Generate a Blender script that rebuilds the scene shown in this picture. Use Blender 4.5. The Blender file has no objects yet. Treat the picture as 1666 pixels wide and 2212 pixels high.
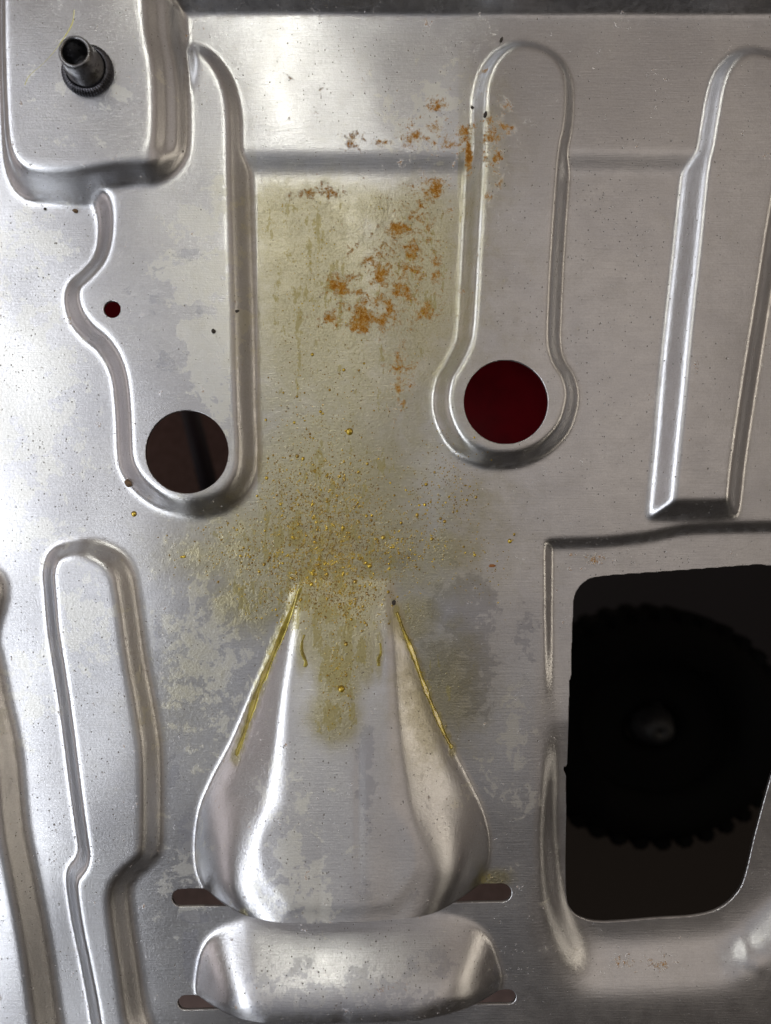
import bpy, bmesh, math, random
import numpy as np
from mathutils import Vector, Matrix
random.seed(7); rng = np.random.default_rng(11)

# ------------------------------------------------------------------ scale: 1 unit of plan = 0.2 mm
S = 0.0002
D = 1540.0              # lens to sheet, plan units
CU, CV = 833.0, 1106.0  # point of the sheet in front of the lens
def W(u, v, h=0.0):     # plan point (u right, v down, h out of the sheet) -> world metres
    return Vector(((u - CU) * S, -h * S, (CV - v) * S + 0.5))

sc = bpy.context.scene
# ------------------------------------------------------------------ camera
cam = bpy.data.cameras.new('camera'); camo = bpy.data.objects.new('camera', cam)
sc.collection.objects.link(camo); sc.camera = camo
camo.location = (0, -D * S, 0.5); camo.rotation_euler = (math.radians(90), 0, 0)
cam.sensor_fit = 'HORIZONTAL'; cam.sensor_width = 26.0; cam.lens = 24.0
cam.clip_start = 0.01; cam.clip_end = 100
cam.dof.use_dof = True; cam.dof.focus_distance = (D - 15) * S; cam.dof.aperture_fstop = 3.4
# ------------------------------------------------------------------ world + lamps
wd = bpy.data.worlds.new('World'); sc.world = wd; wd.use_nodes = True
bg = wd.node_tree.nodes['Background']
bg.inputs[0].default_value = (0.190, 0.156, 0.128, 1); bg.inputs[1].default_value = 1.0
sc.view_settings.view_transform = 'Standard'; sc.view_settings.look = 'None'
sc.view_settings.exposure = 0.13; sc.view_settings.gamma = 1.0
def area(name, loc, target, sx, sy, power, col):
    l = bpy.data.lights.new(name, 'AREA'); l.shape = 'RECTANGLE'; l.size = sx; l.size_y = sy
    l.energy = power; l.color = col
    o = bpy.data.objects.new(name, l); sc.collection.objects.link(o)
    o.location = loc
    o.rotation_euler = (Vector(target) - Vector(loc)).to_track_quat('-Z', 'Y').to_euler()
    return o
area('daylight_doorway', (-0.80, -0.95, 0.36), (-0.1, 0, 0.45), 0.50, 1.88, 3.5, (0.95, 0.97, 1.0))
area('edge_light_strip', (-0.90, -0.90, 0.36), (-0.1, 0, 0.45), 0.08, 1.8, 4.2, (0.93, 0.96, 1.0))  # added bright strip, draws white lines along the rounded edges
area('daylight_side', (-1.3, -0.30, 0.45), (0.1, 0, 0.5), 0.22, 1.2, 0.9, (1.0, 0.90, 0.90))
area('soft_front_fill', (-0.30, -1.6, 0.50), (0, 0, 0.5), 1.2, 1.8, 1.55, (0.90, 0.93, 1.0))  # added soft fill behind the lens, lifts the middle of the sheet
area('warm_fill_right', (0.62, -1.45, 0.70), (0, 0, 0.5), 0.8, 1.5, 1.4, (1.0, 0.89, 0.79))  # added warm fill, brightens the right side of the sheet
area('warm_strip_right', (0.95, -0.62, 0.55), (0, 0, 0.5), 0.05, 0.9, 0.9, (1.0, 0.88, 0.70))  # thin warm strip, added and shaped for golden lines on the edges
area('tube_lamp', (-0.155, -1.0, 1.30), (-0.155, 0, 0.7), 0.012, 0.42, 1.1, (1.0, 0.98, 0.86))
area('tube_lamp', (-0.245, -1.0, 1.30), (-0.245, 0, 0.7), 0.008, 0.42, 0.55, (1.0, 0.98, 0.86))

# ------------------------------------------------------------------ helpers
def link(name, me, mat=None, parent=None):
    o = bpy.data.objects.new(name, me); sc.collection.objects.link(o)
    if mat and me is not None and not me.materials: me.materials.append(mat)
    if parent: o.parent = parent
    return o
def tag(o, label=None, cat=None, group=None, kind=None):
    if label: o['label'] = label
    if cat: o['category'] = cat
    if group: o['group'] = group
    if kind: o['kind'] = kind
    return o
def empty(name, loc):
    o = bpy.data.objects.new(name, None); sc.collection.objects.link(o); o.location = loc
    o.empty_display_size = 0.02
    return o
def from_bm(name, bm, mat, parent=None, smooth=True):
    me = bpy.data.meshes.new(name); bm.normal_update(); bm.to_mesh(me); bm.free()
    if smooth: me.polygons.foreach_set('use_smooth', [True] * len(me.polygons))
    return link(name, me, mat, parent)
def catmull(pts, n=8, closed=True):
    P = np.array(pts, float); m = len(P); out = []
    for i in range(m if closed else m - 1):
        if closed: p0, p1, p2, p3 = P[i-1], P[i], P[(i+1) % m], P[(i+2) % m]
        else: p0, p1, p2, p3 = P[max(i-1, 0)], P[i], P[i+1], P[min(i+2, m-1)]
        for k in range(n):
            t = k / n
            out.append(0.5*((2*p1)+(-p0+p2)*t+(2*p0-5*p1+4*p2-p3)*t*t+(-p0+3*p1-3*p2+p3)*t**3))
    if not closed: out.append(P[-1])
    return np.array(out)
def sdf(poly, X, Y, margin=80.0):
    """signed distance, positive inside; -margin far outside"""
    out = np.full(X.shape, -margin)
    x0, y0 = poly.min(0) - margin; x1, y1 = poly.max(0) + margin
    m = (X > x0) & (X < x1) & (Y > y0) & (Y < y1)
    x = X[m]; y = Y[m]
    d2 = np.full(x.shape, 1e12); ins = np.zeros(x.shape, bool)
    n = len(poly)
    for i in range(n):
        ax, ay = poly[i]; bx, by = poly[(i+1) % n]
        ex, ey = bx-ax, by-ay; L = ex*ex + ey*ey
        if L < 1e-9: continue
        t = np.clip(((x-ax)*ex + (y-ay)*ey)/L, 0, 1)
        d2 = np.minimum(d2, (x-ax-t*ex)**2 + (y-ay-t*ey)**2)
        if ay != by:
            c = ((ay > y) != (by > y)) & (x < (bx-ax)*(y-ay)/(by-ay) + ax)
            ins ^= c
    d = np.sqrt(d2); out[m] = np.where(ins, d, -d)
    return out
def ramp(t, q=0.32):     # straight flank with rounded foot and shoulder
    t = np.clip(t, 0, 1); sl = 1.0/(1-q)
    a = 0.5*sl*t*t/q
    b = 0.5*sl*q + sl*(t-q)
    c = 1-0.5*sl*(1-t)**2/q
    return np.where(t < q, a, np.where(t < 1-q, b, c))
def smin(a, b, k):
    h = np.clip(0.5+0.5*(b-a)/k, 0, 1); return b*(1-h)+a*h-k*h*(1-h)
def img(p, h):           # picture coordinates of a point at height h -> plan coordinates
    k = 1-h/D
    return (CU+(p[0]-CU)*k, CV+(p[1]-CV)*k)

# ------------------------------------------------------------------ the pressing: plan grid
st = 2.5
us = np.concatenate([np.arange(-620, -60, 28.0), np.arange(-60, 1726.1, st), np.arange(1726+28, 2300, 28.0)])
vs = np.concatenate([np.arange(-560, -60, 28.0), np.arange(-60, 2272.1, st), np.arange(2272+28, 2800, 28.0)])
U, V = np.meshgrid(us, vs)          # rows = v
NR, NC = U.shape

pad = catmull([(370,200),(385,100),(425,82),(466,96),(502,130),(530,178),(546,240),(549,310),(550,376),(553,487),(559,664),(564,885),(568,983),
    (560,1035),(531,1084),(487,1114),(420,1127),(354,1113),(301,1080),(266,1040),(248,992),(243,885),(235,815),(212,770),
    (177,739),(148,699),(136,650),(146,608),(177,578),(199,550),(207,509),(204,462),(185,420),(200,300),(300,200)])
box = catmull([(6,-200),(6,0),(8,265),(20,376),(55,428),(110,444),(200,446),(300,432),(356,428),(400,400),(421,350),(424,260),(420,177),(408,110),(404,44),(396,0),(390,-200)])
therm = catmull([(1122,82),(1070,98),(1030,140),(1008,200),(1003,268),(1003,334),(1001,390),(992,557),(984,700),(977,742),(960,777),(938,817),(930,875),
    (944,931),(977,981),(1027,1009),(1072,1017),(1128,1012),(1183,987),(1228,942),(1248,893),(1253,848),(1242,806),(1222,772),(1215,736),(1217,664),
    (1222,557),(1232,400),(1238,340),(1248,290),(1252,223),(1246,170),(1222,125),(1180,94)])
rib_r = catmull([(1629,92),(1565,104),(1520,150),(1500,206),(1490,260),(1480,320),(1467,384),(1449,560),(1429,737),(1411,930),(1396,1100),(1400,1124),(1430,1128),
    (1500,1128),(1580,1124),(1600,1105),(1612,1000),(1634,850),(1660,690),(1700,440),(1740,300),(1745,200),(1710,125)])
rib_l = catmull([(91,1235),(102,1195),(128,1171),(177,1159),(221,1165),(266,1189),(292,1226),(302,1270),(310,1328),(321,1416),(341,1527),(354,1615),
    (357,1748),(354,1830),(336,1863),(300,1896),(287,1925),(292,1992),(305,2080),(319,2169),(338,2230),(370,2400),(410,2700),
    (300,2700),(230,2400),(195,2222),(186,2169),(168,2080),(151,1992),(141,1905),(147,1868),(167,1837),(163,1792),(142,1660),(120,1505),(101,1372),(94,1284)])
diag = catmull([(-60,1200),(0,1394),(22,1505),(47,1615),(66,1770),(89,1903),(111,2036),(133,2191),(160,2350),(220,2800),(-900,2800),(-900,1200)], closed=True)
tear = catmull([(651,1256),(621,1329),(590,1400),(553,1480),(502,1597),(460,1677),(434,1740),(423,1810),(427,1880),(452,1936),(492,1985),(560,2060),
    (920,2060),(995,1985),(1029,1927),(1047,1885),(1056,1848),(1055,1800),(1041,1745),(1013,1684),(976,1612),(948,1553),(920,1483),(887,1390),(854,1297),(832,1252)])
dome = catmull([(424,2110),(434,2060),(458,2018),(498,1988),(560,1966),(740,1955),(930,1958),(1010,1978),(1052,2016),(1076,2075),(1084,2120),(1066,2166),(1010,2220),(940,2270),(560,2280),(480,2230),(440,2180),(424,2146)])
tray = catmull([(1181,1162),(1300,1157),(1400,1146),(1500,1128),(1700,1122),(1900,1120),(1960,1500),(1900,1800),(1720,2040),(1640,2105),(1590,2134),(1540,2144),(1290,2158),(1240,2144),
    (1198,2085),(1168,1985),(1156,1860),(1157,1750),(1170,1600),(1173,1500),(1173,1300),(1174,1180)], n=8)

sd_pad = sdf(pad, U, V); sd_box = sdf(box, U, V); sd_th = sdf(therm, U, V); sd_rr = sdf(rib_r, U, V)
sd_rl = sdf(rib_l, U, V); sd_dg = sdf(diag, U, V); sd_te = sdf(tear, U, V); sd_do = sdf(dome, U, V); sd_tr = sdf(tray, U, V, 120)

H = np.zeros_like(U)
H = np.where(U > 330, 16*ramp((381+0.0*U-V)/54.0), 0)                      # upper band
# a soft crown in the upper band
bandm = ramp((350-V)/60.0)*(U > 430)
H = np.where(U > 330, np.maximum(H, 90*ramp((60-V)/74.0, 0.35)), H)            # roll at the very top
H = np.maximum(H, 38*ramp(sd_pad/56.0))
H = np.maximum(H, 38*ramp(sd_th/43.0))
H = np.maximum(H, 38*ramp(sd_rr/52.0, 0.25))
H = np.maximum(H, 36*ramp(sd_rl/46.0))
H = np.maximum(H, 40*ramp(sd_dg/52.0))
# mounting box: two-step flank on the right
hb = 85*ramp(sd_box/46.0, 0.35)
ledge = 62*ramp(sd_box/24.0, 0.4) + 23*ramp((sd_box-42)/24.0, 0.45)
kx = np.clip((U-250)/90.0, 0, 1)*np.clip((400-V)/60.0, 0, 1); kx = kx*kx*(3-2*kx)
hb = hb*(1-kx) + ledge*kx
hb = np.where(V < 30, np.maximum(hb, 85+0*hb + 40*ramp((22-V)/90.0))*(sd_box > 46) + hb*(sd_box <= 46), hb)
H = np.maximum(H, hb)
# teardrop louvre and the short louvre below it; both are cut off square at their slots
slotc = lambda u: 1942-(u-370)*0.0150
slotd = lambda u: 2168-(u-383)*0.0165
P = 142*np.clip((V-1240)/688.0, 0, 1.02)**1.15
slp = np.interp(V, [1300, 1700, 1930], [0.74, 0.70, 1.25]); PA = P*(1-0.13*((U-741)/230.0)**2)
te = smin(PA, np.clip(sd_te, 0, 999)*slp, np.interp(V, [1300, 1600, 1930], [8, 22, 46]))
tq = np.clip(sd_te, 0, 999)/np.maximum(P/0.72, 8); te = te + 0.030*P*np.sin(np.clip(tq, 0, 1)*2*math.pi)*(sd_te > 0)
te = np.where(sd_te > 0, np.maximum(te, 0), 0)
te *= 1+0.018*np.exp(-((U-640)/40.0)**2) 
cre = 1.6*np.exp(-((U-779-(V-1700)*0.01)/5.0)**2)*np.clip((V-1540)/120, 0, 1)*np.clip((1930-V)/200, 0, 1)
cre += 0.9*np.exp(-((U-704)/4.0)**2)*np.clip((V-1650)/120, 0, 1)
te = te - cre - 5*np.clip((V-1500)/400, 0, 1)*np.exp(-((U-850)/55.0)**2)
te = np.where(V < slotc(U), te, 0)
H = np.maximum(H, te)
Pd = 88*ramp((V-1960)/170.0, 0.40)
do = smin((Pd+8)*(1-0.10*((U-755)/260.0)**2), np.clip(sd_do, 0, 999)*0.88, 44); do = np.where(sd_do > 0, np.maximum(do, 0), 0)
do = do - 2.5*np.exp(-((U-735-12*np.sin(V/30))/12.0)**2)*np.clip((V-2080)/60, 0, 1)*(sd_do > 30)
do = np.where((V < slotd(U)) & (V > slotc(U)), do, 0)
H = np.maximum(H, do)
# tray round the big opening
dep = np.interp(V, [1120, 1160, 1400, 1560, 1700, 1900, 2050, 2160], [17, 17, 13, 7, 22, 36, 42, 42])
wtr = np.interp(V, [1120, 1200, 1500, 1700, 1950, 2060, 2160], [30, 28, 28, 58, 76, 100, 108])
H = H - dep*ramp(np.clip(sd_tr, -20, 999)/wtr, 0.48)
# wrinkles in the drawn corner bottom right
g = np.exp(-(((U-1625)/55.0)**2+((V-2075)/60.0)**2))
a = (U-1500)*0.80-(V-2000)*0.60; b = (U-1500)*0.60+(V-2000)*0.80
H += 0.6*g*(1.7*np.sin(a/8.0+1.3*np.sin(b/17.0))+1.0*np.sin(b/6.0+np.sin(a/9.0)*2))
# slow waviness of thin pressed sheet
und = np.zeros_like(U)
for _ in range(26):
    lam = rng.uniform(170, 640); th = rng.uniform(0, math.pi); ph = rng.uniform(0, 6.28)
    und += (lam/500.0)**1.6*np.sin((U*math.cos(th)+V*math.sin(th))*2*math.pi/lam+ph)
H += 0.55*und
H += 1.1*np.exp(-(((U-975)/34.0)**2))*np.exp(-(((V-1150)/170.0)**2))
# blur = die radii
def blur(A, sig):
    r = int(sig*3+1); k = np.exp(-0.5*(np.arange(-r, r+1)/sig)**2); k /= k.sum()
    B = np.pad(A, ((r, r), (0, 0)), 'edge'); A = sum(k[i]*B[i:i+A.shape[0]] for i in range(2*r+1))
    B = np.pad(A, ((0, 0), (r, r)), 'edge'); return sum(k[i]*B[:, i:i+A.shape[1]] for i in range(2*r+1))
Hs = blur(H, 2.1); Hb = blur(H, 3.6)
kb = np.clip((470-U)/60.0, 0, 1)*np.clip((500-V)/60.0, 0, 1)
H = Hs*(1-kb)+Hb*kb
kt = np.clip((V-1880)/140.0, 0, 1)*np.clip((U-1125)/30.0, 0, 1)+0.85*np.exp(-((V-1560)/110.0)**2-((U-1185)/34.0)**2)
kt = np.clip(kt, 0, 1)*(1-0.75*g); H = H*(1-kt)+blur(H, 9.0)*kt

def hat(u, v):
    i = np.clip(np.searchsorted(us, u)-1, 0, NC-2); j = np.clip(np.searchsorted(vs, v)-1, 0, NR-2)
    fx = (u-us[i])/(us[i+1]-us[i]); fy = (v-vs[j])/(vs[j+1]-vs[j])
    return H[j, i]*(1-fx)*(1-fy)+H[j, i+1]*fx*(1-fy)+H[j+1, i]*(1-fx)*fy+H[j+1, i+1]*fx*fy

# ------------------------------------------------------------------ openings
def circ(cu, cv, r, n=96): 
    t = np.linspace(0, 2*math.pi, n, endpoint=False); return np.stack([cu+r*np.cos(t), cv+r*np.sin(t)], 1)
def capsule(u0, v0, u1, v1, r):
    out = []; a0 = math.atan2(v1-v0, u1-u0)
    for k in range(17): a = a0-math.pi/2+math.pi*k/16; out.append((u1-r*math.cos(a0)+r*math.cos(a), v1-r*math.sin(a0)+r*math.sin(a)))
    for k in range(17): a = a0+math.pi/2+math.pi*k/16; out.append((u0+r*math.cos(a0)+r*math.cos(a), v0+r*math.sin(a0)+r*math.sin(a)))
    return np.array(out)
opening = catmull([img(p, -24) for p in [(1236,1320),(1240,1284),(1260,1257),(1297,1244),(1440,1233),(1600,1221),(1645,1219),(1690,1232),(1712,1280),(1712,1450),(1690,1570),(1666,1681),
    (1637,1816),(1622,1893),(1605,1936),(1567,1972),(1512,1989),(1420,1995),(1310,2003),(1264,1994),(1238,1975),(1227,1946),(1225,1880),(1224,1806),(1222,1690),(1221,1674),(1216,1662),(1217,1654),
    (1223,1646),(1224,1560),(1226,1474),(1225,1467),(1230,1458),(1232,1406)]], n=8)
cuts = [circ(*img((402.5, 976), 38), 88.5), circ(*img((242.5, 668), 38), 18.6, 48), circ(*img((1093.5, 868), 38), 89.6),
        capsule(370, 1942, 1107, 1931, 20.5), capsule(383, 2168, 1116, 2155, 16.5), opening]
SD = np.full(U.shape, -60.0)
for c in cuts: SD = np.maximum(SD, sdf(c, U, V, 60))
SD = np.where(np.abs(SD) < 1e-4, 1e-4, SD)

idx = -np.ones(U.shape, int); keep = SD < 0
idx[keep] = np.arange(keep.sum())
co = [np.stack([U[keep], V[keep], H[keep]], 1)]
nv = int(keep.sum()); extra = []; ecache = {}
def cross(j0, i0, j1, i1):
    key = (j0, i0, j1, i1) if (j0, i0) < (j1, i1) else (j1, i1, j0, i0)
    if key in ecache: return ecache[key]
    a, b, c, d = key; s0 = SD[a, b]; s1 = SD[c, d]; t = s0/(s0-s1)
    hk = H[a, b] if s0 < 0 else H[c, d]
    if abs(H[a, b]-H[c, d]) < 6: hk = H[a, b]+(H[c, d]-H[a, b])*t
    p = (U[a, b]+(U[c, d]-U[a, b])*t, V[a, b]+(V[c, d]-V[a, b])*t, hk)
    extra.append(p); ecache[key] = nv+len(extra)-1
    return ecache[key]
q = np.stack([idx[:-1, :-1], idx[1:, :-1], idx[1:, 1:], idx[:-1, 1:]], -1)
kin = np.stack([keep[:-1, :-1], keep[1:, :-1], keep[1:, 1:], keep[:-1, 1:]], -1)
full = kin.all(-1); part = kin.any(-1) & ~full
quads = q[full]
polys = []; rim = []
for j, i in zip(*np.nonzero(part)):
    cs = [(j, i), (j+1, i), (j+1, i+1), (j, i+1)]; poly = []; cr = []
    for k in range(4):
        a, b = cs[k], cs[(k+1) % 4]
        if keep[a]: poly.append(int(idx[a]))
        if keep[a] != keep[b]:
            e = cross(*a, *b); poly.append(e); cr.append((e, bool(keep[a])))
    if len(cr) == 2:
        polys.append(poly)
        o = cr[0][0] if cr[0][1] else cr[1][0]; n_ = cr[1][0] if cr[0][1] else cr[0][0]
        rim.append((o, n_))
    else:
        polys.append(poly)
ex = np.array(extra)
# rims: rounded lip and cut thickness, one clean strip per opening
ringv = [ex]; rimf = []; base = nv+len(ex)
for c in cuts:
    L = np.r_[0, np.cumsum(np.hypot(*(np.roll(c, -1, 0)-c).T))]; m = int(L[-1]/3.5); s_ = np.linspace(0, L[-1], m, endpoint=False)
    cc = np.vstack([c, c[:1]]); pu = np.interp(s_, L, cc[:, 0]); pv = np.interp(s_, L, cc[:, 1])
    tu = np.roll(pu, -2)-np.roll(pu, 2); tv = np.roll(pv, -2)-np.roll(pv, 2); ln = np.hypot(tu, tv); nu, nv_ = tv/ln, -tu/ln
    area2 = np.sum(pu*np.roll(pv, -1)-np.roll(pu, -1)*pv)
    if area2 < 0: nu, nv_ = -nu, -nv_          # now (nu, nv_) points out of the hole
    hh = np.array([hat(a+o1*3.0, b+o2*3.0) for a, b, o1, o2 in zip(pu, pv, nu, nv_)])
    prof = [(0.5, 0.15), (0.0, -0.1), (-0.7, -0.7), (-1.1, -1.8), (-1.1, -6.5), (-0.2, -8.0)]
    for o_, d_ in prof: ringv.append(np.stack([pu+nu*o_, pv+nv_*o_, hh+d_], 1))
    for k in range(len(prof)-1):
        for i in range(m):
            a_ = base+k*m+i; b_ = base+k*m+(i+1) % m
            rimf.append((a_, b_, b_+m, a_+m) if area2 < 0 else (b_, a_, a_+m, b_+m))
    base += m*len(prof)
allc = np.concatenate([co[0]]+ringv)
xyz = np.stack([(allc[:, 0]-CU)*S, -allc[:, 2]*S, (CV-allc[:, 1])*S+0.5], 1)
faces = polys+[list(f) for f in rimf]
nl = [4]*len(quads)+[len(f) for f in faces]
loops = np.concatenate([quads.ravel(), np.array([i for f in faces for i in f])]).astype(np.int32)
me = bpy.data.meshes.new('pressed_sheet')
me.vertices.add(len(xyz)); me.vertices.foreach_set('co', xyz.astype(np.float32).ravel())
me.loops.add(len(loops)); me.loops.foreach_set('vertex_index', loops)
starts = np.concatenate([[0], np.cumsum(nl)[:-1]]).astype(np.int32)
me.polygons.add(len(nl)); me.polygons.foreach_set('loop_start', starts)
me.polygons.foreach_set('loop_total', np.array(nl, np.int32))
me.update(calc_edges=True); me.validate()
me.polygons.foreach_set('use_smooth', np.ones(len(me.polygons), bool))
uvl = me.uv_layers.new(name='plan')
li = np.empty(len(me.loops), np.int32); me.loops.foreach_get('vertex_index', li)
uvl.data.foreach_set('uv', np.stack([allc[li, 0]/1666, 1-allc[li, 1]/1666], 1).astype(np.float32).ravel())

# where dirt, oil film and rust lie on the sheet
def blobs(lst, A, B):
    o = np.zeros_like(A)
    for b in lst:
        x, y, rx, ry, amp = b[:5]; an = math.radians(b[5]) if len(b) > 5 else 0
        dx, dy = A-x, B-y
        X_ = (dx*math.cos(an)+dy*math.sin(an))/rx; Y_ = (-dx*math.sin(an)+dy*math.cos(an))/ry
        o = np.maximum(o, amp*np.exp(-(X_*X_+Y_*Y_)*0.7))
    return o
AU, AV = allc[:, 0], allc[:, 1]
oil = blobs([(760,760,230,420,.55),(1000,1120,110,130,.4),(880,1230,180,90,.5),(900,580,120,280,.72),(1000,430,60,120,.5),(680,620,150,330,.75),(620,450,130,120,.7),(800,430,160,90,.55),(720,1050,190,200,.75),(640,1170,200,120,.9),(700,1270,140,90,1.0),(800,1180,130,100,.8),
    (540,1290,80,70,.8),(730,1340,75,90,1.15),(735,1440,40,75,1.25),(728,1530,42,45,1.2),(785,1400,26,60,1.0),(690,1370,24,50,1.0),(535,1310,18,40,.95),(880,1330,30,30,.95),(470,1200,120,60,.6),(960,1480,90,130,.62),(930,620,70,260,.5),(400,1480,100,170,.30),
    (960,1190,100,60,.6),(890,1330,60,60,.7),(655,1390,14,50,.8),(818,1400,10,50,.8),(470,620,90,250,.25),(1040,330,70,180,.35),(1060,1900,40,18,.85),(547,1921,8,12,1.1)], AU, AV)
oil = np.maximum(oil*np.where((AU > 556) & (AU < 990), np.clip((AV-310)/130.0, 0.15, 1), np.where(AU <= 556, np.clip((AV-900)/250.0, 0.5, 1), 1)),
    blobs([(650-(650-513)*t**0.85, 1268+359*t, 10, 16, 1.35-0.35*t) for t in np.linspace(0, 1, 16)]+[(857+120*t, 1322+295*t, 8, 15, 1.3-0.3*t) for t in np.linspace(0, 1, 14)], AU, AV))
rust = blobs([(850,610,110,120,.72),(900,480,75,110,.62),(800,680,110,45,.78),(865,800,40,90,.66),(935,405,34,26,.95),(860,495,30,20,.95),(895,552,30,22,1.0),(822,588,18,24,1.15),(735,618,34,30,.95),(920,668,26,26,1.0),
    (822,686,34,20,1.05),(775,702,34,24,1.05),(720,690,22,16,.9),(870,765,24,34,.8),(860,835,9,40,1.0),(872,870,8,20,.9),
    (965,290,75,45,.78),(1000,288,34,22,.98),(950,235,28,16,.9),(900,305,50,26,.8),(830,316,24,14,.85),(765,305,22,22,.88),(1012,345,8,28,1.25),(1070,300,34,60,.72),(1062,380,24,60,.66),
    (1050,440,12,14,1.0),(690,410,60,18,.62),(1560,1245,30,14,.7),(1310,1300,30,10,.6),(1440,2095,120,18,.50),(1040,165,9,9,.8),(1290,1205,60,16,.55)], AU, AV)
film = blobs([(440,500,60,50,.8),(440,620,75,70,.85),(380,600,60,30,.7),(470,780,55,120,.85),(410,730,30,30,.7),(500,700,40,200,.7),(480,450,50,60,.6),(60,850,120,260,.75),(60,520,110,80,.6),
    (60,1150,110,80,.6),(200,1330,60,120,.7),(60,1500,70,120,.6),(440,1420,110,220,.65),(650,1850,120,100,.66),(620,1700,60,100,.5),(400,1890,60,130,.6),(1120,1620,50,200,.55),(480,1340,80,100,.6),
    (900,270,70,70,.75),(960,210,60,60,.6),(760,2080,300,70,.4),(1180,1980,60,120,.3),(450,1160,120,60,.5),(1050,1700,60,60,.5),(250,250,200,120,.35)], AU, AV)
dark = blobs([(1000,1330,90,120,.85),(1030,1450,60,120,.8),(860,1215,50,30,.75),(950,1420,60,80,.7),(400,1800,30,60,.85),(375,1660,20,60,.7),(412,2062,22,56,1.15),(420,1985,40,14,1.0),(790,1640,22,120,.85),
    (1130,1400,60,160,.5),(520,1560,60,100,.35),(340,640,60,80,.5),(420,560,30,18,.85),(440,680,14,22,.8),(360,800,60,80,.4),(765,1850,60,60,.5),(900,1750,60,160,.45),(340,1400,14,90,.8),(610,1900,70,40,.5),
    (1075,2090,16,16,.9),(700,2050,14,12,.7),(740,2100,270,70,.72),(700,2160,180,50,.65),(900,2060,120,40,.6),(200,1230,60,40,.4),(30,640,40,60,.4)], AU, AV)
speck = blobs([(1280,430,90,70,1.0),(1360,540,130,70,.85),(1100,430,120,120,.6),(1300,800,260,300,.4),(700,150,400,100,.35),(960,1020,60,60,1.0),(960,1100,60,60,.8),(200,470,30,40,.8),(1000,250,70,60,.8),
    (150,1800,160,400,.5),(730,1780,180,240,.5),(750,2090,300,90,.8),(1400,1200,240,50,.7),(100,900,120,400,.5),(1440,300,260,200,.3)], AU, AV)
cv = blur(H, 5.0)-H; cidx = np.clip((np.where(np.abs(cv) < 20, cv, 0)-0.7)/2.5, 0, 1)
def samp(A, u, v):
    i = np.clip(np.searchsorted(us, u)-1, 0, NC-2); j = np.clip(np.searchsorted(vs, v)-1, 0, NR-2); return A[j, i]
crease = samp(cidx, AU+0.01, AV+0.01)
for nm, arr in (('oil', oil), ('rust', rust), ('film', film), ('dark', dark), ('speck', speck), ('crease', crease)):
    at = me.attributes.new(nm, 'FLOAT', 'POINT'); at.data.foreach_set('value', arr.astype(np.float32))

# ------------------------------------------------------------------ materials
class N:
    def __init__(s, name):
        s.m = bpy.data.materials.new(name); s.m.use_nodes = True; s.t = s.m.node_tree; s.n = s.t.nodes
        s.b = s.n['Principled BSDF']
    def add(s, typ, **kw):
        n = s.n.new(typ)
        for k, v in kw.items():
            if k.startswith('_'): setattr(n, k[1:], v)
        return n
    def put(s, sock, val):
        if hasattr(val, 'links') or isinstance(val, bpy.types.NodeSocket): s.t.links.new(val, sock)
        else: sock.default_value = val
    def math(s, op, a, b=0.0, c=0.0, clamp=False):
        n = s.n.new('ShaderNodeMath'); n.operation = op; n.use_clamp = clamp
        s.put(n.inputs[0], a); s.put(n.inputs[1], b); s.put(n.inputs[2], c); return n.outputs[0]
    def mix(s, f, a, b, kind='RGBA', blend='MIX'):
        n = s.n.new('ShaderNodeMix'); n.data_type = kind; n.blend_type = blend
        i = {'RGBA': (6, 7, 2), 'FLOAT': (2, 3, 0)}[kind]
        s.put(n.inputs[0], f); s.put(n.inputs[i[0]], a); s.put(n.inputs[i[1]], b); return n.outputs[i[2]]
    def noise(s, vec, scale, detail=4, rough=0.55, dist=0.0):
        n = s.n.new('ShaderNodeTexNoise'); s.put(n.inputs['Vector'], vec); n.inputs['Scale'].default_value = scale
        n.inputs['Detail'].default_value = detail; n.inputs['Roughness'].default_value = rough; n.inputs['Distortion'].default_value = dist
        return n.outputs[0]
    def step(s, x, lo, hi):
        n = s.n.new('ShaderNodeMapRange'); n.interpolation_type = 'SMOOTHSTEP'
        s.put(n.inputs[0], x); s.put(n.inputs[1], lo); s.put(n.inputs[2], hi); return n.outputs[0]
    def attr(s, nm):
        n = s.n.new('ShaderNodeAttribute'); n.attribute_name = nm; return n.outputs['Fac']
    def coord(s, sx=1, sy=1, sz=1):
        if not hasattr(s, 'tc'): s.tc = s.n.new('ShaderNodeTexCoord')
        n = s.n.new('ShaderNodeMapping'); n.inputs['Scale'].default_value = (sx/S, sy/S, sz/S)
        s.t.links.new(s.tc.outputs['Object'], n.inputs[0]); return n.outputs[0]
    def bump(s, h, dist, strength=1.0, nrm=None):
        n = s.n.new('ShaderNodeBump'); s.put(n.inputs['Height'], h); n.inputs['Distance'].default_value = dist
        n.inputs['Strength'].default_value = strength
        if nrm is not None: s.put(n.inputs['Normal'], nrm)
        return n.outputs[0]
def simple(name, col, rough=0.5, metal=0.0, var=0.15, scale=0.05, bumpd=0.0, **kw):
    k = N(name); c = k.coord(); n = k.noise(c, scale, 5)
    f = k.step(n, 0.3, 0.7)
    k.put(k.b.inputs['Base Color'], k.mix(f, tuple(x*(1-var) for x in col)+(1,), tuple(min(1, x*(1+var)) for x in col)+(1,)))
    k.put(k.b.inputs['Roughness'], k.mix(f, rough*0.85, min(1, rough*1.15), 'FLOAT')); k.b.inputs['Metallic'].default_value = metal
    if bumpd: k.put(k.b.inputs['Normal'], k.bump(k.noise(c, scale*4, 4), bumpd*S))
    for a, v in kw.items(): k.b.inputs[a.replace('_', ' ')].default_value = v
    return k.m

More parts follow.
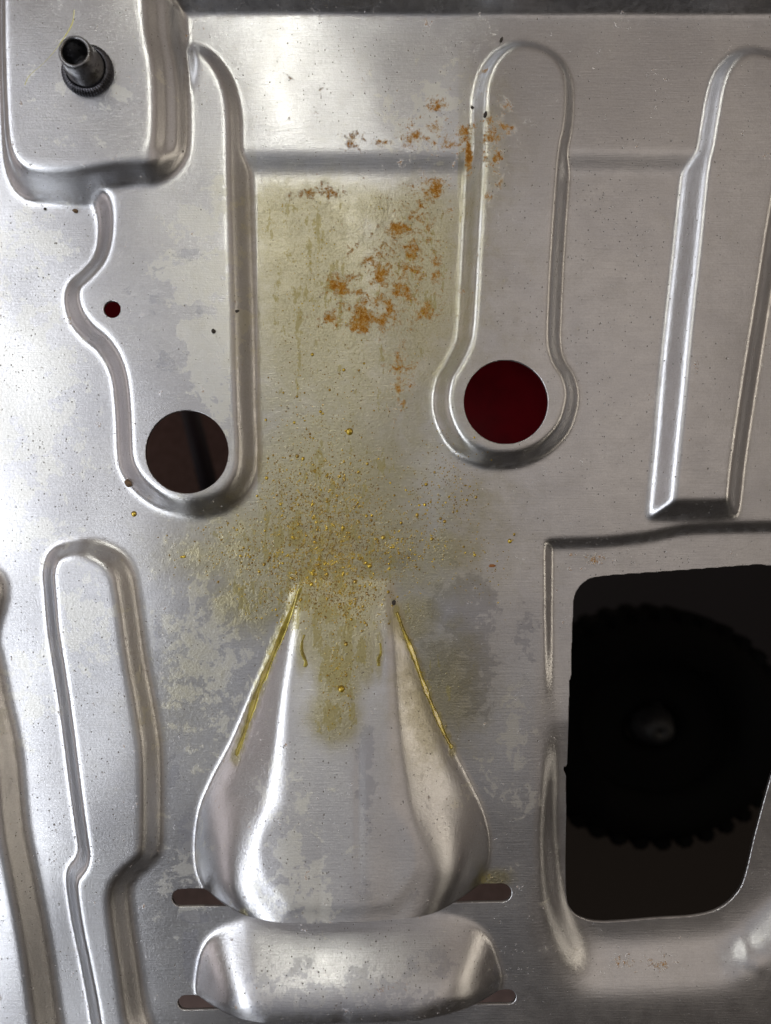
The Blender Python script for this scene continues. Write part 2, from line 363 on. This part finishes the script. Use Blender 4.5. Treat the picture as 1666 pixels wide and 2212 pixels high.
k = N('pressed_aluminium'); C1 = k.coord()
peel = k.noise(C1, 0.20, 3, 0.6); brush = k.noise(k.coord(0.012, 0.3, 0.42), 1.0, 5, 0.65)          # rolled grain runs across
grain = k.noise(k.coord(0.03, 0.4, 0.36), 1.0, 4, 0.7)
blot = k.noise(C1, 0.006, 6, 0.62, 0.6); blot2 = k.noise(C1, 0.021, 7, 0.68, 0.3); fine = k.noise(C1, 0.085, 5, 0.7)
micro = k.noise(C1, 0.30, 3, 0.6)
oilA, rustA, filmA, darkA, spA = [k.attr(n) for n in ('oil', 'rust', 'film', 'dark', 'speck')]
def lacy(a, n1, n2, w1, w2, lo, hi):
    x = k.math('ADD', a, k.math('MULTIPLY', k.math('SUBTRACT', n1, 0.5), w1)); x = k.math('ADD', x, k.math('MULTIPLY', k.math('SUBTRACT', n2, 0.5), w2))
    return k.step(x, lo, hi)
m_oil = lacy(oilA, blot2, fine, 0.9, 0.5, 0.16, 0.95)
drip = k.noise(k.coord(0.045, 0.045, 0.014), 1.0, 6, 0.62)
m_oilh = lacy(oilA, drip, fine, 2.6, 0.9, 0.86, 0.91)
m_film = lacy(filmA, blot2, fine, 2.4, 0.75, 0.49, 0.53)
m_dark = lacy(darkA, blot2, fine, 2.0, 0.6, 0.55, 0.62)
rclump = k.noise(C1, 0.030, 10, 0.78, 0.15); rfine = k.noise(C1, 0.14, 6, 0.7)
m_rust = lacy(rustA, rclump, rfine, 4.2, 2.0, 0.54, 1.12)
m_rusth = lacy(rustA, rclump, rfine, 4.6, 2.8, 0.95, 1.40)
col = k.mix(k.step(blot, 0.35, 0.68), (0.58, 0.59, 0.63, 1), (0.66, 0.67, 0.70, 1))
col = k.mix(k.math('MULTIPLY', k.step(brush, 0.3, 0.75), 0.28), col, (0.46, 0.46, 0.47, 1))
col = k.mix(k.math('MULTIPLY', k.step(grain, 0.35, 0.8), 0.22), col, (0.80, 0.80, 0.80, 1))
col = k.mix(k.math('MULTIPLY', k.step(micro, 0.35, 0.72), 0.30), col, (0.40, 0.40, 0.41, 1))
col = k.mix(k.math('MULTIPLY', m_film, 0.58), col, (0.76, 0.76, 0.725, 1))
col = k.mix(k.math('MULTIPLY', m_dark, 0.60), col, (0.40, 0.41, 0.47, 1))
tint = k.math('MULTIPLY', k.step(k.math('ADD', oilA, k.math('MULTIPLY', k.math('SUBTRACT', blot2, 0.5), 0.5)), 0.0, 0.60), 0.95)
col = k.mix(tint, col, (0.79, 0.745, 0.56, 1), blend='MULTIPLY')
col = k.mix(k.math('MULTIPLY', m_oil, 0.16), col, (0.42, 0.39, 0.20, 1))
col = k.mix(k.math('MULTIPLY', k.math('MULTIPLY', m_oil, k.step(peel, 0.52, 0.40)), 0.38), col, (0.25, 0.235, 0.13, 1))  # valleys of the pebbled oil darkened, relief shade put into the colour
col = k.mix(k.math('MULTIPLY', m_oilh, 0.52), col, (0.28, 0.235, 0.045, 1))
halo = k.step(k.math('ADD', rustA, k.math('MULTIPLY', k.math('SUBTRACT', rclump, 0.5), 3.0)), 0.45, 1.0)
col = k.mix(k.math('MULTIPLY', halo, 0.50), col, (0.44, 0.30, 0.08, 1))
col = k.mix(k.math('MULTIPLY', m_rust, 0.85), col, (0.45, 0.215, 0.018, 1))
col = k.mix(k.math('MULTIPLY', m_rusth, 0.85), col, (0.24, 0.082, 0.006, 1))
# pits and dirt specks
def specks(scale, r0, prob):
    v = k.n.new('ShaderNodeTexVoronoi'); v.feature = 'F1'; k.put(v.inputs['Vector'], C1); v.inputs['Scale'].default_value = scale
    near = k.step(v.outputs['Distance'], r0, r0*0.55)
    sep = k.n.new('ShaderNodeSeparateColor'); k.put(sep.inputs[0], v.outputs['Color'])
    on = k.math('LESS_THAN', sep.outputs[0], prob); return k.math('MULTIPLY', near, on)
sp1 = specks(0.085, 0.16, k.math('MULTIPLY', spA, 0.85)); sp2 = specks(0.16, 0.22, k.math('ADD', k.math('MULTIPLY', spA, 0.16), 0.05))
sp3 = specks(0.028, 0.075, 0.14)
sp = k.math('MAXIMUM', k.math('MAXIMUM', sp1, sp2), sp3)
col = k.mix(k.math('MULTIPLY', sp, 0.8), col, (0.09, 0.07, 0.045, 1))
gl = k.math('MULTIPLY', specks(0.115, 0.26, 0.48), k.step(k.math('ADD', oilA, k.math('MULTIPLY', k.math('SUBTRACT', blot2, 0.5), 1.6)), 0.52, 0.85))
col = k.mix(k.math('MULTIPLY', gl, 0.8), col, (0.50, 0.36, 0.035, 1))  # tiny amber beads, their golden glints put into the colour
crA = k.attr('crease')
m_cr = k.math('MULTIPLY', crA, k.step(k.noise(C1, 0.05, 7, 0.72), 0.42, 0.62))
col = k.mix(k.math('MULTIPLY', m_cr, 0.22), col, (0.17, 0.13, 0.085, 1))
def scr(ang, sc_, lo):
    mp = k.n.new('ShaderNodeMapping'); mp.inputs['Rotation'].default_value = (0, math.radians(ang), 0); mp.inputs['Scale'].default_value = (0.0035/S*sc_, 0.1/S, 0.35/S*sc_)
    k.t.links.new(k.tc.outputs['Object'], mp.inputs[0])
    # Object coordinates are rotated first so that the stretch follows the scratch
    return k.step(k.noise(mp.outputs[0], 1.0, 2, 0.5), lo, lo+0.03)
m_sc = k.math('MULTIPLY', k.math('MAXIMUM', scr(63, 1.0, 0.735), scr(-38, 1.3, 0.75)), k.step(blot, 0.45, 0.6))
col = k.mix(k.math('MULTIPLY', m_sc, 0.35), col, (0.85, 0.85, 0.85, 1))
#  on the mounting box
k.put(k.b.inputs['Base Color'], col)
nonmet = k.math('MAXIMUM', k.math('MULTIPLY', m_rust, 0.95), k.math('MAXIMUM', k.math('MULTIPLY', m_rusth, 0.95), k.math('MULTIPLY', sp, 0.8)))
nonmet = k.math('MAXIMUM', nonmet, k.math('MAXIMUM', k.math('MULTIPLY', m_oilh, 0.35), k.math('MULTIPLY', m_cr, 0.15))); nonmet = k.math('MAXIMUM', nonmet, k.math('MULTIPLY', m_film, 0.03))
k.put(k.b.inputs['Metallic'], k.math('SUBTRACT', 1.0, nonmet, clamp=True))
ro = k.mix(k.step(blot2, 0.3, 0.7), 0.28, 0.33, 'FLOAT'); ro = k.mix(m_film, ro, 0.40, 'FLOAT'); ro = k.mix(k.math('MULTIPLY', m_dark, .7), ro, 0.36, 'FLOAT')
ro = k.mix(k.math('MULTIPLY', m_oil, 0.6), ro, 0.40, 'FLOAT'); ro = k.mix(m_rust, ro, 0.6, 'FLOAT')
k.put(k.b.inputs['Roughness'], ro)
k.b.inputs['Anisotropic'].default_value = 0.85; k.b.inputs['Anisotropic Rotation'].default_value = 0.25
tg = k.n.new('ShaderNodeTangent'); tg.direction_type = 'UV_MAP'; tg.uv_map = 'plan'; k.put(k.b.inputs['Tangent'], tg.outputs[0])
k.put(k.b.inputs['Coat Weight'], k.math('MULTIPLY', k.math('MULTIPLY', m_oil, 0.4), k.math('SUBTRACT', 1.0, m_rust, clamp=True))); k.b.inputs['Coat Roughness'].default_value = 0.18
k.put(k.b.inputs['Specular IOR Level'], k.mix(m_rust, 0.5, 0.05, 'FLOAT')); k.b.inputs['Coat Tint'].default_value = (1.0, 0.95, 0.72, 1)

hgt = k.math('ADD', k.math('MULTIPLY', brush, 0.35), k.math('MULTIPLY', grain, 0.30))
hgt = k.math('ADD', hgt, k.math('MULTIPLY', micro, 0.17))
hgt = k.math('ADD', hgt, k.math('MULTIPLY', k.math('MULTIPLY', peel, k.math('ADD', m_oil, 0.16)), 1.35))
hgt = k.math('SUBTRACT', hgt, k.math('MULTIPLY', sp, 0.7)); hgt = k.math('ADD', hgt, k.math('MULTIPLY', gl, 0.9))
hgt = k.math('ADD', hgt, k.math('MULTIPLY', k.math('MULTIPLY', fine, m_rust), 1.5))
hgt = k.math('ADD', hgt, k.math('MULTIPLY', k.math('MULTIPLY', k.math('SUBTRACT', peel, 0.5), m_film), 0.15))
k.put(k.b.inputs['Normal'], k.bump(hgt, 0.8*S, 1.0))
ALU = k.m

# ------------------------------------------------------------------ the panel and its stud
panel = empty('underbody_panel', W(CU, CV+1400, 0))
tag(panel, 'large pressed aluminium underbody panel with raised ribs, punched holes and yellow oil stains', 'metal panel')
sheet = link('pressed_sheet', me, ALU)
sheet.parent = panel; sheet.matrix_parent_inverse = Matrix.Translation(-panel.location)

steel = simple('stud_steel', (0.19, 0.19, 0.20), 0.30, 1.0, 0.25, 0.08, 0.25)
steel_dk = simple('knurl_steel', (0.10, 0.10, 0.115), 0.34, 1.0, 0.3, 0.1, 0.2)
def lathe(prof, seg, ax, wob=None):
    bm = bmesh.new(); rows = []
    for h, r in prof:
        row = []
        for i in range(seg):
            a = 2*math.pi*i/seg; rr = r*(wob(h, i) if wob else 1)
            row.append(bm.verts.new((rr*math.cos(a)*S, -h*S, rr*math.sin(a)*S)))
        rows.append(row)
    for j in range(len(rows)-1):
        for i in range(seg):
            bm.faces.new((rows[j][i], rows[j+1][i], rows[j+1][(i+1) % seg], rows[j][(i+1) % seg]))
    return bm
su, sv = 224.5, 205.0; sb = float(hat(su, sv))
bm = lathe([(0,41),(3,41.5),(9,41),(12,38.5),(30,37),(33,34.5),(38,33.4),(56,33.2),(61.5,32.7),(64,31),(65.3,29),(65,26.5),(62,24.6),(57,24),(52,24.3),(44,22.6),(36,24.2),(28,22.8),(20,24),(6,23),(4,0.5)], 72, None)
stud = from_bm('hollow_stud', bm, steel); 
bmesh_rev = stud.data; bmesh_rev.flip_normals()
stud.location = W(su, sv, sb); stud.parent = panel; stud.matrix_parent_inverse = Matrix.Translation(-panel.location)
nt = 54
bm = lathe([(-3,50),(3,51.5),(7,51),(11,48.5),(13.5,45),(14,42),(12,40.5),(6,40)], nt*4, None, lambda h, i: 1.0+(0.030 if (i % 4) in (0, 1) else -0.035)*(1 if 0 < h < 13.8 else 0.3))
col_ = from_bm('knurled_collar', bm, steel_dk, stud); col_.data.flip_normals()

# dull smear and scribe line beside the stud: separate thin deposits lying on the box face
def ribbon(name, pts, wid, hgt_, mat, nseg=7, n=14, closed_end=True, rim=0.0, wob=0.14, dh=0.0):
    """bead of liquid lying on the sheet along plan points"""
    P_ = catmull(pts, n, False); bm = bmesh.new(); rows = []; L = len(P_)
    for i, p in enumerate(P_):
        t = P_[min(i+1, L-1)]-P_[max(i-1, 0)]; t = t/max(np.linalg.norm(t), 1e-6); nn = np.array([-t[1], t[0]])
        f = i/(L-1); w = wid(f)*(1+wob*math.sin(i*0.31+1.7*math.sin(i*0.13))+wob*0.5*math.sin(i*1.1)); row = []
        for s_ in range(nseg+1):
            a = math.pi*s_/nseg; off = -math.cos(a)*w; q_ = p+nn*off
            hh = hat(q_[0], q_[1])+math.sin(a)*hgt_*min(1, w/4.0)-0.25*(1-math.sin(a))+dh
            row.append(bm.verts.new(W(q_[0], q_[1], hh)))
        rows.append(row)
    for a, b in zip(rows, rows[1:]):
        for s_ in range(nseg): bm.faces.new((a[s_], a[s_+1], b[s_+1], b[s_]))
    bm.faces.new(rows[0]); bm.faces.new(rows[-1][::-1])
    bmesh.ops.recalc_face_normals(bm, faces=bm.faces)
    o = from_bm(name, bm, mat)
    c = W(P_[:, 0].mean(), P_[:, 1].mean(), 0); o.data.transform(Matrix.Translation(-c)); o.location = c
    return o

def oilmat(name, c1, c2, rough):
    k = N(name); c = k.coord(); f = k.step(k.noise(c, 0.05, 5), 0.35, 0.7)
    k.put(k.b.inputs['Base Color'], k.mix(f, c1+(1,), c2+(1,))); k.b.inputs['Roughness'].default_value = rough
    k.b.inputs['Metallic'].default_value = 0.65; k.b.inputs['Coat Weight'].default_value = 0.8; k.b.inputs['Coat Roughness'].default_value = 0.05
    k.put(k.b.inputs['Normal'], k.bump(k.noise(c, 0.2, 3), 0.35*S))
    return k.m
OIL = oilmat('dried_yellow_oil', (0.19, 0.145, 0.013), (0.36, 0.30, 0.045), 0.24)
BEAD = oilmat('amber_oil_bead', (0.26, 0.15, 0.008), (0.66, 0.48, 0.05), 0.10)
o = ribbon('oil_run', [(650,1268),(634,1310),(606,1378),(580,1440),(558,1492),(540,1548),(524,1598),(513,1627)], lambda f: 3.6+4*math.sin(f*math.pi)**0.7*(0.75+0.25*math.sin(f*31))+1.0*(f > 0.93), 1.1, OIL)
tag(o, 'long yellow oil run along the left shoulder of the teardrop louvre', 'oil run')
o = ribbon('oil_run', [(857,1322),(872,1362),(892,1412),(914,1474),(936,1530),(960,1585),(977,1617)], lambda f: 3+2.6*math.sin(f*math.pi)**0.7*(0.75+0.25*math.sin(f*27))+1.6*(f > 0.95), 1.0, OIL)
tag(o, 'thin yellow oil run along the right shoulder of the teardrop louvre', 'oil run')
o = ribbon('oil_drip', [(660,1368),(655,1385),(656,1405),(664,1424),(662,1434)], lambda f: 2.2+2.4*f, 0.9, OIL)
tag(o, 'short hooked yellow drip just inside the left shoulder of the teardrop', 'oil drip')
o = ribbon('oil_drip', [(822,1385),(823,1405),(818,1418),(819,1432)], lambda f: 1.8+2.2*f, 0.9, OIL)
tag(o, 'short straight yellow drip near the right shoulder of the teardrop', 'oil drip')
YL = oilmat('yellow_marker', (0.50, 0.48, 0.16), (0.62, 0.60, 0.30), 0.4)
o = ribbon('yellow_streak', [img(p, 85) for p in [(160,20),(157,45),(146,68),(118,108),(92,136),(62,162),(52,182)]], lambda f: 1.3+0.6*math.sin(f*7), 0.35, YL, nseg=3)
tag(o, 'faint thin yellow streak running past the hollow stud on the raised box', 'streak')

# ------------------------------------------------------------------ oil beads
def bead(bm, u, v, r, hh, seg=8, el=1.0):
    h0 = float(hat(u, v)); e = 2.0
    gu = (float(hat(u+e, v))-float(hat(u-e, v)))/(2*e); gv = (float(hat(u, v+e))-float(hat(u, v-e)))/(2*e)
    rows = []; a0 = rng.uniform(0, 6)
    for rr, z in ((1.0, -0.05), (0.86, 0.45), (0.5, 0.86)):
        row = []
        for i in range(seg):
            a = a0+2*math.pi*i/seg; du = rr*r*math.cos(a); dv = rr*r*el*math.sin(a)
            row.append(bm.verts.new(W(u+du, v+dv, h0+gu*du+gv*dv+z*hh)))
        rows.append(row)
    top = bm.verts.new(W(u, v, h0+hh))
    for a, b in zip(rows, rows[1:]):
        for i in range(seg): bm.faces.new((a[i], b[i], b[(i+1) % seg], a[(i+1) % seg]))
    for i in range(seg): bm.faces.new((rows[-1][i], top, rows[-1][(i+1) % seg]))
def hole_ok(u, v):
    i = int(np.searchsorted(us, u)); j = int(np.searchsorted(vs, v)); return SD[j, i] < -6
bm = bmesh.new(); cnt = 0
cl = [(720,1120,110,110,900),(700,1220,110,70,700),(640,1060,110,110,350),(760,1290,70,60,260),(735,1440,24,70,60),(960,1060,70,90,170),(520,1190,110,80,160),(700,900,120,140,160),(860,1180,80,60,200),(640,1290,90,50,120),(1040,1220,60,60,50)]
for cu, cv, ru, rv, n_ in cl:
    for _ in range(int(n_*2.3)):
        u = rng.normal(cu, ru*0.62); v = rng.normal(cv, rv*0.62)
        if not hole_ok(u, v): continue
        if sdf(pad, np.array([u]), np.array([v]))[0] > -8 : continue
        r = 0.7+abs(rng.normal(0, 0.62))+(rng.random() < 0.04)*rng.uniform(0.8, 2.4)
        bead(bm, u, v, r, r*0.62, 6 if r < 2 else 8, rng.uniform(0.9, 1.2)); cnt += 1
bmesh.ops.recalc_face_normals(bm, faces=bm.faces)
o = from_bm('oil_beads', bm, BEAD); tag(o, 'fine amber oil beads sprayed over the sheet above the teardrop louvre', 'oil beads', kind='stuff')
big = [(755,932,8,'lone large amber bead in the middle of the flat area below the rust stains'),
       (740,1478,7.5,'dark round bead on the yellow tongue inside the teardrop louvre'),
       (799,1223,5.5,'dark amber bead centred just above the mouth of the teardrop'),
       (828,1161,5,'amber bead right of centre in the densest spray of oil'),
       (741,1140,5,'amber bead in the middle of the densest spray of oil'),
       (289,1110,6.5,'olive bead below the rounded end of the left pad'),
       (1102,1169,5,'black bead alone between the red hole and the framed opening'),
       (673,1262,5,'amber bead on the tip of the left teardrop shoulder')]
for u, v, r, lab in big:
    bm = bmesh.new(); bead(bm, u, v, r, r*0.6, 16); bmesh.ops.recalc_face_normals(bm, faces=bm.faces)
    o = from_bm('oil_bead', bm, BEAD); c = W(u, v, float(hat(u, v))); o.data.transform(Matrix.Translation(-c)); o.location = c
    tag(o, lab, 'oil bead')

# grit
GR = simple('brown_grit', (0.16, 0.10, 0.055), 0.75, 0.0, 0.5, 0.2, 0.8)
DK = simple('dark_grit', (0.035, 0.028, 0.022), 0.8, 0.0, 0.5, 0.2, 0.8)
def grit(u, v, rx, ry, rot, mat, lab, hgt_=4.0):
    bm = bmesh.new(); bmesh.ops.create_icosphere(bm, subdivisions=2, radius=1)
    for q_ in bm.verts:
        q_.co *= 1+random.uniform(-.22, .22); x, y, z = q_.co
        a = math.radians(rot); xx = x*rx; yy = y*ry
        q_.co = ((xx*math.cos(a)-yy*math.sin(a))*S, -z*hgt_*S, -(xx*math.sin(a)+yy*math.cos(a))*S)
    o = from_bm('grit_fragment', bm, mat, smooth=False); o.location = W(u, v, float(hat(u, v))+hgt_*0.4)
    tag(o, lab, 'grit')
grit(277,1044,10,8,40,GR,'brown stone chip stuck on the shoulder left of the dark round hole',5)
grit(162,455,6,4,20,GR,'small brown chip just below the raised box corner')
grit(97,451,3,3,0,DK,'tiny dark fleck below the left corner of the raised box',2)
grit(1081,95,3.5,6,30,DK,'dark crumb above the top left of the thermometer shaped pad',2.5)
grit(1044,268,4,7,20,DK,'larger black crumb on the upper left flank of the thermometer shaped pad',2.5)
grit(1019,241,4,3,0,DK,'smaller black crumb on the upper left edge of the thermometer shaped pad',2)
grit(518,681,6,3,-15,DK,'dark sliver on the right flank of the left pad',2)
grit(471,725,5,5,0,DK,'round dark grain on the left pad above its big hole',2.5)
grit(851,1302,4,7,15,DK,'black crumb on the right tip of the teardrop louvre',3)
grit(1064,1222,8,3.4,0,simple('rust_grit',(0.25,0.09,0.015),0.6),'small orange sliver left of the framed opening',1.5)
grit(760,1958,2,6,30,DK,'tiny green black curl near the lower lip of the teardrop',1.5)

# ------------------------------------------------------------------ what shows behind the panel
def box_bm(x0, x1, y0, y1, z0, z1, bev=0.0):
    bm = bmesh.new(); bmesh.ops.create_cube(bm, size=1)
    for q_ in bm.verts: q_.co = ((q_.co.x+.5)*(x1-x0)+x0, (q_.co.y+.5)*(y1-y0)+y0, (q_.co.z+.5)*(z1-z0)+z0)
    if bev: bmesh.ops.bevel(bm, geom=list(bm.edges), offset=bev, segments=3, affect='EDGES')
    return bm
GND = simple('brown_ground', (0.024, 0.019, 0.016), 0.9, 0, 0.35, 0.02, 2.0)
BCK = simple('dark_backdrop', (0.022, 0.020, 0.024), 0.9, 0, 0.25, 0.004)
bm = bmesh.new(); bmesh.ops.create_grid(bm, x_segments=2, y_segments=2, size=6); g_ = from_bm('ground', bm, GND); g_.location = (0, 0, -0.6); g_['kind'] = 'structure'
b_ = from_bm('rear_wall', box_bm(-5, 5, 3.6, 3.7, -0.6, 3.4), BCK, smooth=False); tag(b_, 'dark wall far behind the panel seen through the framed opening', 'wall')
RED = simple('red_paint', (0.45, 0.006, 0.025), 0.5, 0, 0.2, 0.01, Specular_IOR_Level=0.2)
def at_img(u, v, dist):   # picture point -> world at distance behind the sheet
    kk = (D*S+dist)/(D*S); p = W(CU+(u-CU)*kk, CV+(v-CV)*kk, 0); p.y = dist; return p
bm = bmesh.new()
pts = [at_img(-200, 200, 0.06), at_img(1500, 200, 0.06), at_img(1500, 1075, 0.06), at_img(930, 1060, 0.06), at_img(600, 840, 0.06), at_img(-200, 800, 0.06)]
vf = [bm.verts.new(p) for p in pts]; vb = [bm.verts.new(p+Vector((0, 0.012, 0))) for p in pts]
bm.faces.new(vf); bm.faces.new(vb[::-1])
for i in range(6): bm.faces.new((vf[i], vb[i], vb[(i+1) % 6], vf[(i+1) % 6]))
bmesh.ops.recalc_face_normals(bm, faces=bm.faces)
bmesh.ops.bevel(bm, geom=list(bm.edges), offset=0.002, segments=2, affect='EDGES')
rp = from_bm('red_guard', bm, RED, smooth=False); tag(rp, 'dark red painted guard showing through the two smaller upper holes', 'guard')
# dark strut behind the left hole
def tube(p, q_, r, seg=20):
    bm = bmesh.new(); bmesh.ops.create_cone(bm, cap_ends=True, segments=seg, radius1=r, radius2=r, depth=(q_-p).length)
    rot = (q_-p).to_track_quat('Z', 'Y').to_matrix().to_4x4(); bm.transform(Matrix.Translation((p+q_)/2) @ rot); return bm
HOSE = simple('black_hose', (0.045, 0.045, 0.06), 0.7)
o = from_bm('black_hose', tube(at_img(395, 830, 0.14), at_img(470, 1130, 0.14), 0.0058), HOSE); tag(o, 'blurred black hose crossing behind the big hole of the left pad', 'hose')
BRN = simple('brown_plate', (0.30, 0.21, 0.19), 0.7)
o = from_bm('brown_bracket', box_bm(at_img(200, 1, .16).x, at_img(660, 1, .16).x, 0.155, 0.165, at_img(0, 2300, .16).z, at_img(0, 870, .16).z, 0.002), BRN, smooth=False)
tag(o, 'dull brown bracket plate seen behind the left hole and left slots', 'bracket')
o = from_bm('brown_bracket', box_bm(at_img(960, 1, .16).x, at_img(1170, 1, .16).x, 0.155, 0.165, at_img(0, 2300, .16).z, at_img(0, 1850, .16).z, 0.002), BRN, smooth=False)
tag(o, 'dull brown bracket plate seen behind the two right slots', 'bracket')
# knobbly wheel
RUB = simple('black_rubber', (0.003, 0.003, 0.003), 0.9, 0, 0.3, 0.02, Specular_IOR_Level=0.06)
HUB = simple('dull_hub_metal', (0.007, 0.007, 0.008), 0.6, 0.1, 0.3, 0.02)
wc = at_img(1395, 1556, 0.17); wheel = empty('knobbly_wheel', wc)
tag(wheel, 'black knobbly rubber wheel out of focus behind the framed opening', 'wheel')
R = 0.0755
def prof_lathe(prof, seg=64):
    bm = bmesh.new(); rows = []
    for r, y in prof:
        rows.append([bm.verts.new((r*math.cos(2*math.pi*i/seg), y, r*math.sin(2*math.pi*i/seg))) for i in range(seg)])
    m = len(rows)
    for j in range(m):
        for i in range(seg): bm.faces.new((rows[j][i], rows[(j+1) % m][i], rows[(j+1) % m][(i+1) % seg], rows[j][(i+1) % seg]))
    bmesh.ops.recalc_face_normals(bm, faces=bm.faces); return bm
from_bm('tyre', prof_lathe([(R*.56, -.018), (R*.62, -.026), (R*.80, -.030), (R*.93, -.025), (R, -.014), (R*1.01, 0), (R, .014), (R*.93, .025), (R*.62, .026), (R*.56, .018)]), RUB, wheel)
kb_ = box_bm(R*.90, R*1.045, -.024, .012, -.0048, .0048, .0022); km = bpy.data.meshes.new('knob'); kb_.to_mesh(km); kb_.free(); km.materials.append(RUB)
for i in range(37):
    o = link('knob', km, None, wheel); o.rotation_euler = (0, 2*math.pi*i/37, 0)
rimo = from_bm('rim', prof_lathe([(R*.20, -.012), (R*.30, -.016), (R*.52, -.010), (R*.57, -.018), (R*.58, -.012), (R*.58, .01), (R*.20, .01)]), RUB, wheel)
hubo = from_bm('hub', prof_lathe([(.0005, -.028), (.006, -.028), (.009, -.024), (.012, -.014), (.014, -.008), (.0005, -.006)], 24), HUB, wheel)
wheel.scale = (1.13, 1, 0.98)
print('tris approx', sum(len(p.vertices)-2 for o in sc.objects if o.type == 'MESH' for p in o.data.polygons[:0]), 'sheet faces', len(me.polygons), 'beads', cnt)
